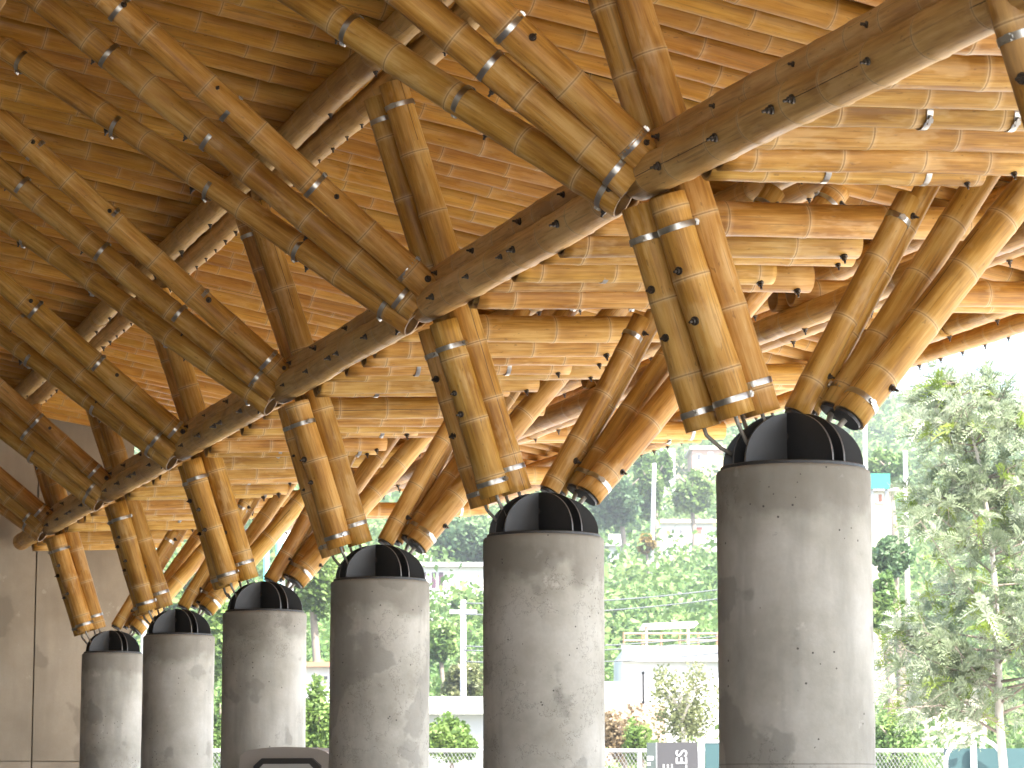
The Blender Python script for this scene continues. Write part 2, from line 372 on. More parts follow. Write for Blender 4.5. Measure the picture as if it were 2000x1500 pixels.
# steel strap for a cane of radius 1 (scaled in x and y), its screw, and a bolt
sm = MB(); prof = [(1.0, -.010), (1.045, -.010), (1.045, .010), (1.0, .010)]
n = 24
for r_, z_ in prof:
    for k in range(n): sm.v.append((r_*math.cos(2*math.pi*k/n), r_*math.sin(2*math.pi*k/n), z_))
sm.f += [(i*n+k, i*n+(k+1) % n, ((i+1) % 4)*n+(k+1) % n, ((i+1) % 4)*n+k) for i in range(4) for k in range(n)]
sm.box((1.03, -.12, -.0105), (1.16, .12, .0105)); sm.box((1.07, -.30, -.005), (1.19, .24, .005))
STRAP = sm.build('strap', M_STRAP)
STRAP.polygons.foreach_set('use_smooth', [i < 4*n for i in range(len(STRAP.polygons))])
bm = MB(); bm.tube([(0, 0, -.004), (0, 0, .006)], .021, 10); bm.tube([(0, 0, .006), (0, 0, .022)], .0135, 6); bm.tube([(0, 0, .022), (0, 0, .042)], .0065, 6)
BOLT = bm.build('bolt', M_BOLT)
def straps(c, places, roll=None):
    for t in places:
        L, r = c['len'], c['rad']; z = t if t >= 0 else L + t
        if not 0 < z < L: continue
        ang = random.uniform(0, 6.28) if roll is None else roll
        t_ = z / L
        obj('strap', STRAP, c, WM[c.name] @ Matrix.Translation((0, 0, z)) @ Matrix.Rotation(ang, 4, 'Z') @ Matrix.Diagonal((r * 1.0, r * 1.0, 1, 1)))
def bolts(c, places, direction, sink=0.0):
    """bolts on the cane pointing along a world direction"""
    M_ = WM[c.name]; d = Vector(direction)
    for z in places:
        if not 0 < z < c['len']: continue
        ax = M_.to_3x3() @ Vector((0, 0, 1)); dd = (d - ax * d.dot(ax)).normalized(); pos = M_ @ Vector((0, 0, z)) + dd * (c['rad'] * .985 - sink)
        obj('bolt', BOLT, c, Matrix.Translation(pos) @ dd.to_track_quat('Z', 'Y').to_matrix().to_4x4() @ Matrix.Scale(random.uniform(.52, .74), 4))

# ------------------------------------------------------------------ concrete columns with steel caps
RANK = {-1: 'column just beyond the right edge of the photo', 0: 'largest and nearest column', 1: 'second column from the right', 2: 'third column from the right',
        3: 'fourth column from the right', 4: 'fifth column from the right', 5: 'smallest and farthest column'}
DIA = {-1: .5, 0: .5, 1: .497, 2: .492, 3: .487, 4: .476, 5: .462}
def fin_outline(a, h, x0=None):
    pts = []
    for k in range(25):
        t = math.pi * k / 24; x, z = a * math.cos(t), h * math.sin(t) ** .92
        if x0 is None or x >= x0: pts.append((x, z))
    if x0 is not None:
        pts.append((x0, h * math.sqrt(max(0, 1 - (x0 / a) ** 2)))); pts.append((x0, 0))
    return pts[::-1]
CAPROT = math.radians(-90 + 35.5)
for i in range(-1, 6):
    d = DIA[i]; q = d / .5; R_ = d / 2
    base = W(i * S, 0, 0)
    t = thing('concrete_column', base, {0: 'largest and nearest round grey concrete column, stained and pitted', 1: 'second round concrete column from the right with a hairline crack and brown stain',
        2: 'third round concrete column from the right, between the fence and the grey cabinet', 3: 'fourth round concrete column from the right, standing behind the grey plastic cabinet',
        4: 'fifth round concrete column from the right, close beside the farthest one', 5: 'smallest and farthest round concrete column in front of the concrete wall',
        -1: 'round concrete column nearest the camera, just outside the right edge of the photo'}[i], 'column', 'row of concrete columns')
    mb = MB(); prof = [(R_ + random.uniform(-.0012, .0012), z) for z in np.linspace(0, TOP - .03, 30)] + [(R_, TOP - .012), (R_ - .004, TOP - .004), (R_ - .014, TOP)]
    mb.lathe(prof, 64); me = mb.build('shaft', M_CONC, True); sh = obj('shaft', me, t, Matrix.Translation(base))
    for f in me.polygons:
        if len(f.vertices) > 4: f.use_smooth = False
    top = Matrix.Translation(Vector(base) + Vector((0, 0, TOP))) @ Matrix.Rotation(CAPROT + random.uniform(-.04, .04), 4, 'Z')
    cap = obj('cap_plate', MB().lathe([(.236*q, 0), (.236*q, .009), (.232*q, .012)], 48).build('cap_plate', M_STEEL), t, top)
    g_, th = .024 * q, .007 * q
    for s in (-1, 1):
        obj('fin', MB().prism(fin_outline(.226*q, .176*q), th/2).build('fin', M_STEEL, False, M_EDGE), cap, top @ Matrix.Translation((0, s*g_, .012)))
    for side in (0, 1):
        for s in (-1, 1):
            obj('fin', MB().prism(fin_outline(.226*q, .176*q, .052*q), th/2).build('fin', M_STEEL, False, M_EDGE), cap,
                top @ Matrix.Rotation(math.pi/2 + side*math.pi, 4, 'Z') @ Matrix.Translation((0, s*.030*q, .012)))
    for side in (0, 1):
        obj('fin', MB().prism(fin_outline(.228*q, .172*q, .06*q), th/2).build('fin', M_STEEL, False, M_EDGE), cap,
            top @ Matrix.Rotation(math.radians(48) + side*math.pi, 4, 'Z') @ Matrix.Translation((0, 0, .012)))
    obj('pin', MB().tube([(0, 0, .018), (0, 0, .055)], .018*q, 12).build('pin', M_ROD), cap, top)
    obj('cross_bolt', MB().tube([(0, -.05*q, .11*q), (0, .05*q, .11*q)], .014*q, 6).build('cross_bolt', M_BOLT), cap, top)

# ------------------------------------------------------------------ struts, arms, braces at every column
def J(a, s=.010): return tuple(x + random.uniform(-s, s) for x in a)
def lerp(a, b, t): return tuple(x + (y - x) * t for x, y in zip(a, b))
def rel(u, v, i, dr):
    r, p, z = at_r(u, v, i * S + dr); return (dr, p, z)
armA = ((.00, -.485, 3.285), rel(205, 0, 1, .06)); armB = ((.06, -.53, 3.215), rel(60, -10, 1, .42)); armC = ((.13, -.535, 3.165), rel(0, 92, 1, 1.25))
for i in range(-1, 6):
    c = i * S; ad = lambda a: (a[0] + c, a[1], a[2])
    who = {-1: 'above the top right corner of the photo', 0: 'on the nearest column', 1: 'on the second column from the right', 2: 'on the third column from the right',
           3: 'on the fourth column from the right', 4: 'on the fifth column from the right', 5: 'on the farthest column'}[i]
    # inward leaning struts: two short canes to the lower chord, two long ones to the upper chord
    t = thing('inner_strut', W(c - .0, -.2, 2.4), 'bundle of four bamboo struts leaning left ' + who, 'strut', 'left leaning bamboo strut bundles')
    for a, b, dm, kind in (((.085, -.275 + (.05 if i > 0 else 0), 2.425), (.085, -.505 + (.05 if i > 0 else 0), 3.155), .117, 0), ((-.035, -.215, 2.455), (-.035, -.445, 3.165), .121, 0),
                           ((.00, -.108, 2.475), (.0, -.655, 4.155), .122, 1), ((.12, -.135, 2.50), (.12, -.690, 4.12), .110, 1)):
        cn = cane('bamboo_cane', J(ad(a), .008), J(ad(b), .008), dm * random.uniform(.95, 1.05), t)
        L = cn['len']
        straps(cn, (.055, L - .11) if kind == 0 else (.10, L - .10), random.uniform(2.6, 4.2) if kind == 0 else random.uniform(-.6, .6))
        bolts(cn, (random.uniform(.3, .36), L - random.uniform(.2, .3)) if kind == 0 else (.30, .86), -ep * .9 - er * .5)
        a_w, ctr = W(*ad(a)), W(c, 0, TOP + .04)
        sag = lerp(a_w, ctr, .45); k = (lerp(a_w, W(c, -.18, TOP + .03), .9))
        dirn = (W(*ad(a)) - W(*ad(b))); dirn = dirn / np.linalg.norm(dirn)
        s0 = a_w - dirn * .04; s1 = a_w + dirn * .022; s2 = W(*ad((a[0] * .6, a[1] * .70, TOP + .055)))
        obj('steel_rod', MB().tube([s0, s1, lerp(s1, s2, .55) + np.array([0, 0, -.008]), s2], .0068, 8).build('steel_rod', M_ROD, True), cn)
    # arms from the lower chord up to the inner purlin
    if i >= 0:
        t = thing('roof_arm', W(c, -.55, 3.2), 'three strapped bamboo arms rising left from the node ' + who, 'beam', 'bamboo arms rising to the left')
        for k, (a, b) in enumerate((armA, armB, armC)):
            zt = lambda q: 4.2 - .17 * q[1] + .06
            e = b
            for ex in np.linspace(1, 1.9, 91):
                e = lerp(a, b, ex)
                if e[2] > zt(e): break
            cn = cane('bamboo_cane', J(ad(a), .006), J(ad(e), .02), (.119, .114, .110)[k] * random.uniform(.97, 1.03), t, bow=.004)
            straps(cn, [.11 + q * .52 + random.uniform(-.05, .05) for q in range(6)], (-2.0, -1.8, -1.6)[k] + random.uniform(-.3, .3))
            bolts(cn, [.05, .55, 1.2, 1.7], er * .5 - np.array([0, 0, .8]) if k else -er + np.array([0, 0, .2]))
    # outward leaning braces
    if i >= 0:
        t = thing('outer_brace', W(c, .12, 2.45), 'fan of four bamboo braces leaning right ' + who, 'brace', 'right leaning bamboo brace fans')
        for a, b, dm in (((.03, .032, 2.485), (.03, .455, 3.235), .086), ((.11, .105, 2.50), (.13, .80, 3.72), .082),
                         ((.05, .165, 2.50), (.10, 1.10, 3.83), .102), ((-.07, .165, 2.462), (-.05, 1.33, 3.82), .119)):
            cn = cane('bamboo_cane', J(ad(a), .006), J(ad(b), .008), dm, t)
            straps(cn, (.07,) if dm > .1 else (), random.uniform(2, 4)); straps(cn, (cn['len'] - .09,), 1.2)
            bolts(cn, (.16, cn['len'] - .06), ep * .6 - er * .5)
            obj('end_plate', MB().tube([(0, 0, -.014), (0, 0, -.003)], dm * .42, 16).build('end_plate', M_STEEL), cn, WM[cn.name])
            if dm > .1:
                s1 = W(*ad(a)); s2 = W(c + a[0] * .5, a[1] * .75, TOP + .12)
                obj('steel_rod', MB().tube([s1, s2], .010, 8).build('steel_rod', M_ROD, True), cn)

# ------------------------------------------------------------------ chords, ties and purlins
def row_purlin(name, label, pz, r0, r1, dia, seglen, down=True, spacing=S / 10, group=None):
    t = thing(name, W(r0, pz[0][0], pz[0][1]), label, 'beam', group)
    for k, (p, z) in enumerate(pz):
        r = r0 + k * .9
        first = True
        start = r0
        while start < r1 - .05:
            end = min(r1, start + seglen + random.uniform(-.3, .3) + (k * .8 if first else 0)); first = False
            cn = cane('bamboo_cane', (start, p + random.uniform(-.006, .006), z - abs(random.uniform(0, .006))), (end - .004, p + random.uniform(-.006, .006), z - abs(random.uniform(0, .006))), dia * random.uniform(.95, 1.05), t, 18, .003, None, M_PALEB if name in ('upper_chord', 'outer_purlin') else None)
            if down: bolts(cn, [q - start for q in np.arange(math.ceil(start / spacing) * spacing, end, spacing * (1 if k else 3))], Vector((0, 0, -1)) + Vector(ep) * .12)
            start = end
    return t
ZD = lambda p: 4.2 - .17 * p                       # underside of the roof canes
PUR = lambda p: (p, ZD(p) - .064)
row_purlin('upper_chord', 'pair of bolted bamboo poles along the roof at the left, bolt ends hanging down', [PUR(-.735), PUR(-.595)], -.6, 14.55, .130, 5.2)
row_purlin('inner_purlin', 'pair of bamboo purlins carrying the ends of the left arms', [PUR(-2.25), PUR(-2.40)], -2.5, 14.55, .125, 5.0, False)
row_purlin('outer_purlin', 'pair of bolted bamboo purlins resting on the right leaning braces', [PUR(1.17), PUR(1.32)], -1.5, 14.55, .125, 4.6)
row_purlin('middle_purlin', 'pair of bolted bamboo purlins between the braces and the eave', [PUR(2.02), PUR(2.16)], -.5, 14.55, .120, 4.8)
row_purlin('eave_purlin', 'pair of bolted bamboo purlins along the eave at the right', [PUR(2.90), PUR(3.10)], 0.2, 14.55, .105, 4.4)
for i in range(0, 6):
    c = i * S
    who = {0: 'largest lower chord of two bolted bamboo poles, running to the top right corner', 1: 'lower chord of two bolted bamboo poles between the nearest and second node',
           2: 'lower chord of two bolted bamboo poles between the second and third node', 3: 'lower chord of two bolted bamboo poles between the third and fourth node',
           4: 'lower chord of two bolted bamboo poles between the fourth and fifth node', 5: 'smallest lower chord of two bolted bamboo poles near the concrete wall'}[i]
    t = thing('lower_chord', W(c - S / 2, -.46, 3.26), who, 'beam', 'lower chords between the nodes')
    dz = -.085 if i == 0 else 0
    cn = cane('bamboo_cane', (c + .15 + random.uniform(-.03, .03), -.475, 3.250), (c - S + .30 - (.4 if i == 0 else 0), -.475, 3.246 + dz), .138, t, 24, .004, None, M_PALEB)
    bolts(cn, [.10, .34, .82, 1.25, 1.40, 1.9], -ep * .8 - np.array([0, 0, .25]))
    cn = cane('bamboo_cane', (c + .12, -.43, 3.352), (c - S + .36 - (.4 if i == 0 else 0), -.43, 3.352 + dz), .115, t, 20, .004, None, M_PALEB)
    bolts(cn, [.2, .7, 1.3, 1.8], -ep * .9)
t = thing('lower_chord', W(12.8, -.46, 3.26), 'short stub of lower chord behind the farthest node', 'beam', 'lower chords between the nodes')
cane('bamboo_cane', (12.95 + 1.55, -.47, 3.262), (13.25, -.47, 3.262), .134, t)
NTH = {-1: 'at the top right corner', 0: 'between the nearest and second column', 1: 'between the second and third column', 2: 'between the third and fourth column',
       3: 'between the fourth and fifth column', 4: 'between the fifth and farthest column', 5: 'between the farthest column and the concrete wall'}
for i in range(-1, 6):
    t = thing('tie_beam', W((i + .5) * S, -.33, 3.2), 'group of level bamboo ties running outward to the eave ' + NTH[i], 'beam', 'level bamboo ties under the eave')
    for k, (f, z, dm, pe) in enumerate(((.285, 3.245, .122, 1.05), (.41, 3.225, .125, .74), (.49, 3.215, .112, .76), (.615, 3.225, .110, .62), (.76, 3.262, .132, .98), (.812, 3.215, .115, .62), (.85, 3.205, .110, .56))):
        if i == 5 and f > .6: continue
        r = (i + f) * S + random.uniform(-.02, .02)
        z += random.uniform(-.012, .012); pe += random.uniform(-.05, .05)
        cn = cane('bamboo_cane', (r, -.445 + random.uniform(0, .01), z), (r + random.uniform(-.03, .03), pe, z + .054 * (pe + .34)), dm * random.uniform(.97, 1.03), t, 20, .003)
        if k in (3, 6): straps(cn, [.28 + random.uniform(0, .2), .75 + random.uniform(-.1, .2)], random.uniform(3.6, 5.4))
        bolts(cn, [pe + .38], Vector((0, 0, -1)) - Vector(er) * .4)
    t = thing('outer_tie', W((i + .2) * S, 1.4, 3.45), 'pair of level bamboo ties below the eave ' + NTH[i], 'beam', 'short outer ties below the eave')
    for k, (f, z, dm) in enumerate(((.14, 3.44, .118), (.23, 3.45, .122))):
        r = (i + f) * S + random.uniform(-.02, .02); pe = 3.02 + random.uniform(-.1, .1)
        cn = cane('bamboo_cane', (r, 1.28, z), (r, pe, z + .045 * (pe - 1.3)), dm, t, 18, .003)
        straps(cn, [pe - 1.5, .4], random.uniform(3.6, 5.4))
row_purlin('outer_chord', 'level bamboo chord running behind the right leaning braces', [(1.345, 3.345), (1.47, 3.36)], -1.2, 14.55, .118, 2.6, True, .42)

# ------------------------------------------------------------------ roof deck: canes side by side under boarding
roof = thing('bamboo_roof', W(6, 0, 4.2), 'long sloping ceiling of closely laid bamboo canes with dark gaps', 'roof')
variants = []
PI_, PO = -4.6, 3.30
LD = math.hypot(PO - PI_, .17 * (PO - PI_))
for k in range(9):
    me = bamboo_mesh(LD, .066 * random.uniform(.97, 1.04), 900 + k, 16, .0022, (.27, .40)); me.materials[0] = M_DECK; variants.append(me)
nd_ = int((14.5 + 3.0) / (S / 10))
for k in range(nd_):
    r = -3.0 + (k + .5) * S / 10 + random.uniform(-.012, .012)
    a = (r, PI_ + random.uniform(-.04, .04), ZD(PI_) + .066); b = (r + random.uniform(-.02, .02), PO + random.uniform(-.04, .05), ZD(PO) + .066)
    if k % 2: a, b = b, a
    m_ = axis_matrix(W(*a), W(*b), random.uniform(0, 6.28))
    o = obj('roof_cane', variants[(k * 4 + k // 9) % 9], roof, m_)
mb = MB(); zz = .150
mb.add([W(r, p, ZD(p) + zz + dz_) for dz_ in (0, .05) for (r, p) in ((-11.5, -8.2), (-11.5, 3.36), (14.9, 3.36), (14.9, -8.2))],
       [(3, 2, 1, 0), (4, 5, 6, 7), (0, 1, 5, 4), (1, 2, 6, 5), (2, 3, 7, 6), (3, 0, 4, 7)])
obj('boarding', mb.build('boarding', M_SLAB), roof)  # runs on unseen behind the camera, extended there to shape the light
# split-cane closing strips along the eave, one per gap
for k in range(nd_):
    r = -3.0 + (k + 1.0) * S / 10
    a, b = W(r, PO - .55, ZD(PO - .55) + .1), W(r, PO + random.uniform(-.02, .06), ZD(PO) + .085)
    obj('eave_cane', bpy.data.meshes.get('eave_cane') or (lambda me: (setattr(me, 'name', 'eave_cane'), me)[1])(bamboo_mesh(float(np.linalg.norm(b - a)), .055, 77, 14, .002)), roof, axis_matrix(a, b, k))

# ------------------------------------------------------------------ concrete end wall, and unseen walls added to shape the light
wl = thing('concrete_wall', W(14.75, -1, 0), 'tall brown grey concrete wall with a vertical joint at the far end', 'wall')
def wall_panel(p0, p1, z0, z1, r0=14.62, r1=14.9, slope=True):
    zt = lambda p: (ZD(p) + .10) if z1 is None else z1
    v = [W(r0, p0, z0), W(r0, p1, z0), W(r1, p1, z0), W(r1, p0, z0), W(r0, p0, zt(p0)), W(r0, p1, zt(p1)), W(r1, p1, zt(p1)), W(r1, p0, zt(p0))]
    b = W(r0, (p0 + p1) / 2, z0)
    return mesh('panel', [q - b for q in v], [(3, 2, 1, 0), (4, 5, 6, 7), (0, 1, 5, 4), (1, 2, 6, 5), (2, 3, 7, 6), (3, 0, 4, 7)], M_WALL), Matrix.Translation(Vector(b))
joint = at_r(70, 1200, 14.62)[1]; zj = at_r(70, 1487, 14.62)[2]
for p0, p1 in ((-8.2, joint - 2.412), (joint - 2.40, joint - .012), (joint, .46)):
    for z0, z1 in ((0, zj - .004), (zj + .004, None)):
        me, m_ = wall_panel(p0, p1, z0, z1); obj('panel', me, wl, m_)
me, m_ = wall_panel(-8.2, .44, 0, None, 14.66, 14.88); obj('core', me, wl, m_)
iw = thing('added_wall', W(2, -8.1, 0), 'plain unseen wall added on the inner side to block light', 'wall')  # added out of view to keep light from coming in on the left
mb = MB(); mb.add([W(r, p, z) for z in (0, 5.5) for (r, p) in ((-11.5, -8.2), (-11.5, -8.0), (14.6, -8.0), (14.6, -8.2))], [(3, 2, 1, 0), (4, 5, 6, 7), (0, 1, 5, 4), (1, 2, 6, 5), (2, 3, 7, 6), (3, 0, 4, 7)])
obj('panel', mb.build('panel', M_INNER), iw)
mb = MB(); mb.add([W(r, p, z) for z in (0, 3.6) for (r, p) in ((-11.5, -8.2), (-11.5, -5.6), (-11.3, -5.6), (-11.3, -8.2))], [(3, 2, 1, 0), (4, 5, 6, 7), (0, 1, 5, 4), (1, 2, 6, 5), (2, 3, 7, 6), (3, 0, 4, 7)])
ew = thing('added_wall', W(-11.4, -7, 0), 'plain unseen end wall added behind the camera to cut the fill light', 'wall'); obj('panel', mb.build('panel', M_INNER), ew)  # added out of view to hold back light from behind

# ------------------------------------------------------------------ things standing under and beside the roof
def P(u, v, y): return at_y(u, v, y)
# grey plastic cabinet with a domed lid between the third and fourth column
yb = 15.3; cb = P(600, 1500, yb); lidz = P(600, 1460, yb)[2]
cab = thing('recycling_cabinet', (cb[0], cb[1], 0), 'grey plastic cabinet with a rounded top between the third and fourth column', 'cabinet', None, math.radians(-24))
m0 = WM[cab.name]; hw, dp = .27, .24
mb = MB(); zs = [0, .05, lidz - .16]; mb.box((-hw, -dp, 0), (hw, dp, lidz - .155)); obj('body', mb.build('body', M_BIN), cab, m0)
mb = MB(); prof = []
for k in range(13):
    a = math.pi * k / 12; prof.append((-(hw + .012) * math.cos(a) * (1 if True else 1), lidz - .15 + (.15 + 0 * a) * math.sin(a) ** .28))
mb.prism([(-(hw + .012), lidz - .154)] + prof[1:-1] + [(hw + .012, lidz - .154)], dp + .012)
obj('lid', mb.build('lid', M_BIN), cab, m0)
fr = obj('panel_frame', MB().prism([(-.20, lidz - .62), (.20, lidz - .62), (.20, lidz - .10), (.15, lidz - .06), (-.15, lidz - .06), (-.20, lidz - .10)][::1], .014).build('panel_frame', M_BIND), cab, m0 @ Matrix.Translation((.02, -dp - .016, 0)))
obj('flap', MB().prism([(-.18, lidz - .60), (.18, lidz - .60), (.18, lidz - .13), (.135, lidz - .09), (-.135, lidz - .09), (-.18, lidz - .13)], .012).build('flap', M_BINL), fr, m0 @ Matrix.Translation((.02, -dp - .026, 0)))
obj('side_panel', MB().box((-hw - .008, -.17, lidz - .6), (-hw + .004, .17, lidz - .175)).build('side_panel', M_BIND), cab, m0)  # dark sheet: the shade on this side is put into the colour

# chain link fence
YF = 45.0; zr = P(1000, 1466, YF)[2]
fence = thing('chain_link_fence', (0, YF, 0), 'long chain link fence with pale rail in front of the green hillside', 'fence')
fm = Matrix.Translation((0, YF, 0))
obj('rail', MB().tube([(-14, 0, zr), (14, 0, zr)], .028, 8).build('rail', M_GREYP), fence, fm)
for k in range(11):
    x = (935 - 1000) * px(YF) + (k - 5) * 2.55
    obj('post', MB().tube([(x, 0, 0), (x, 0, zr + .03)], .034, 8).build('post', M_GREYP), fence, fm)
mb = MB(); hgt = zr - .05; st_ = .060
for k in range(int(28 / st_)):
    x = -14 + k * st_
    for s_ in (-1, 1): mb.tube([(x, .006 * s_, .05), (x + s_ * hgt * .62, .006 * s_, .05 + hgt)], .0032, 3, False)
o = obj('chain_link', mb.build('chain_link', M_WIRE), fence, fm); o['kind'] = 'stuff'

# sign board with upright lettering
YS = 42.0; a_, b_ = P(1283, 1450, YS), P(1363, 1450, YS)
sg = thing('sign_board', (a_[0], YS, 0), 'charcoal sign board with white upright letters beside the fence', 'sign')
sm_ = Matrix.Translation((a_[0], YS, 0)); wd = b_[0] - a_[0]
obj('panel', MB().prism([(0, 0), (wd + .03, 0), (wd - .01, a_[2]), (0, a_[2])], .03).build('panel', M_SIGN), sg, sm_)
gl = -(P(1283, 1450, YS)[0] - P(1263, 1450, YS)[0])
obj('side_panel', MB().box((gl, -.02, 0), (-.015, .02, a_[2] - .005)).build('side_panel', M_SIGNG), sg, sm_)
obj('edge_trim', MB().box((-.015, -.025, 0), (.0, .025, a_[2])).build('edge_trim', M_GREYP), sg, sm_)
def lettering(txt, size, x, z_top, y):
    cu = bpy.data.curves.new('letters', 'FONT'); cu.body = txt; cu.size = size; cu.offset = size * .004; cu.extrude = .004; cu.align_x = 'RIGHT'
    o_ = bpy.data.objects.new('letters_curve', cu); col.objects.link(o_); bpy.context.view_layer.update()
    me_ = bpy.data.meshes.new_from_object(o_.evaluated_get(bpy.context.evaluated_depsgraph_get())); bpy.data.objects.remove(o_)
    me_.materials.clear(); me_.materials.append(M_LET)
    R_ = Matrix(((0, -1, 0, x), (0, 0, -1, y), (1, 0, 0, z_top), (0, 0, 0, 1)))      # text runs upward on the front face
    return obj('lettering', me_, sg, sm_ @ R_)
zpix = lambda v: P(1300, v, YS)[2]
lettering('LES', .235, P(1341, 1460, YS)[0] - a_[0], zpix(1464), -.036)
lettering('E', .205, P(1313, 1460, YS)[0] - a_[0], zpix(1492), -.036)
for v0, v1, u0, u1 in ((1477, 1485, 1264, 1276), (1489, 1495, 1264, 1270)):
    obj('mark', MB().box((P(u0, 1480, YS)[0] - a_[0], -.026, zpix(v1)), (P(u1, 1480, YS)[0] - a_[0], -.021, zpix(v0))).build('mark', M_LET), sg, sm_)
# white gate post and blue green panel right of the sign
def slab(name, u0, u1, v0, y, mat, label, cat, thick=.06, z0=0):
    a, b = P(u0, v0, y), P(u1, v0, y); t_ = thing(name, ((a[0] + b[0]) / 2, y, z0), label, cat)
    w_ = (b[0] - a[0]) / 2; h_ = a[2] - z0
    mb_ = MB().box((-w_, -thick / 2, 0), (w_, thick / 2, h_))
    obj('panel', mb_.build('panel', mat), t_, WM[t_.name]); return t_, w_, h_
t_, w_, h_ = slab('gate_post', 1363, 1375, 1447, 43.0, M_GREYP, 'white gate post right of the charcoal sign', 'post', .1)
obj('post_cap', MB().box((-w_ - .02, -.07, h_), (w_ + .02, .07, h_ + .03)).build('post_cap', M_WHITE), t_, WM[t_.name])
t_, w_, h_ = slab('teal_gate', 1377, 1430, 1451, 43.4, M_BLUE, 'dark teal gate panel just left of the nearest column', 'gate')
obj('gate_frame', MB().box((-w_ - .02, -.04, h_), (w_ + .02, .04, h_ + .05)).build('gate_frame', M_WHITE), t_, WM[t_.name])
# teal shelter with white hoops behind the feathery tree
t_, w_, h_ = slab('teal_shelter', 1848, 2010, 1462, 41.0, M_BLUE, 'teal shelter with white curved frame behind the feathery tree', 'shelter', .5)
cxs = P(1848, 1462, 41)[0] + w_; xa, xb = P(1846, 1462, 40.6)[0] - cxs, P(1958, 1462, 40.6)[0] - cxs; xm, hx = (xa + xb) / 2, (xb - xa) / 2
obj('hoop', MB().tube([(xm - hx, -.42, 0)] + [(xm - hx * math.cos(k), -.42, h_ - .20 + .34 * math.sin(k)) for k in np.linspace(0, math.pi, 15)] + [(xm + hx, -.42, 0)], .03, 8).build('hoop', M_WHITE, True), t_, WM[t_.name])
obj('post', MB().tube([(xm, -.36, 0), (xm, -.36, h_ + .10)], .045, 8).build('post', M_WHITE, True), t_, WM[t_.name])

# poles, signs on posts, cables
def pole(name, u, v0, v1, y, rad, mat, label, cat='pole', arm=None, group=None, u1=None):
    a, b = P(u, v0, y), P(u1 or u, v1, y); z0 = float(hill_z(b[0], y)) if y > 50 else 0.0
    t_ = thing(name, (b[0], y, z0 - .2), label, cat, group)
    obj('shaft', MB().tube([(0, 0, 0), (a[0] - b[0], 0, a[2] - z0 + .2)], [rad * 1.15, rad * .85], 10).build('shaft', mat, True), t_, WM[t_.name])
    if arm: obj('arm', MB().box((a[0] - b[0] - arm, -.05, a[2] - z0 - .15), (a[0] - b[0] + arm, .05, a[2] - z0 - .05)).build('arm', mat), t_, WM[t_.name])
    return t_, a
pole('utility_pole', 905, 1172, 1320, 72, .085, M_GREYP, 'white utility pole between the second and third column', arm=.35)
pole('utility_pole', 1640, 1105, 1320, 72, .11, M_GREYP, 'utility pole behind the nearest column', arm=.5)
pole('thin_pole', 1278, 905, 1022, 150, .12, M_GREYP, 'thin leaning white pole on the hillside', u1=1268)
pole('lamp_pole', 1689, 815, 940, 110, .10, M_GREYP, 'white pole above the green board right of the nearest column')
pole('lamp_pole', 1768, 880, 1000, 105, .10, M_GREYP, 'shorter white pole left of the feathery tree')
pole('floodlight_pole', 521, 1000, 1480, 58, .075, M_PTEAL, 'left of two pale teal poles behind the fourth column')
pole('floodlight_pole', 545, 1000, 1480, 58, .075, M_PTEAL, 'right of two pale teal poles behind the fourth column')
def board(u0, u1, v0, v1, y, mat, label, legs=True):
    a, b = P(u0, v1, y), P(u1, v0, y); z0 = float(hill_z(a[0], y)); t_ = thing('board', ((a[0] + b[0]) / 2, y, z0 - .2), label, 'board')
    w_ = (b[0] - a[0]) / 2; z1, z2 = a[2] - z0 + .2, b[2] - z0 + .2
    obj('panel', MB().box((-w_, -.06, z1), (w_, .06, z2)).build('panel', mat), t_, WM[t_.name])
    for s_ in (-.7, .7): obj('leg', MB().tube([(w_ * s_, .12, 0), (w_ * s_, .12, z2 - .1)], .07, 8).build('leg', M_GREYP), t_, WM[t_.name])
board(1697, 1738, 925, 955, 100, M_TEAL, 'bright teal board right of the top of the nearest column')
board(278, 306, 1050, 1077, 70, M_PTEAL, 'pale teal board above the fifth column')
board(548, 572, 1028, 1062, 75, M_WHITE, 'white board beside the pale teal poles')
for k, (u0, v0, u1, v1) in enumerate(((905, 1178, 1640, 1112), (905, 1200, 1640, 1128), (905, 1262, 1640, 1206), (905, 1270, 1640, 1215), (905, 1292, 1640, 1240))):
    a, b = P(u0, v0, 72 - .1), P(u1, v1, 72 - .1)
    pts = [a + (b - a) * t_ + np.array([0, 0, -1.1 * t_ * (1 - t_)]) for t_ in np.linspace(0, 1, 25)]
    tag(obj('power_cable', MB().tube(pts, .017, 4).build('power_cable', M_CABLE, True)), ['topmost', 'second', 'third', 'fourth', 'lowest'][k] + ' of the power cables crossing between the columns', 'cable', 'power cables')

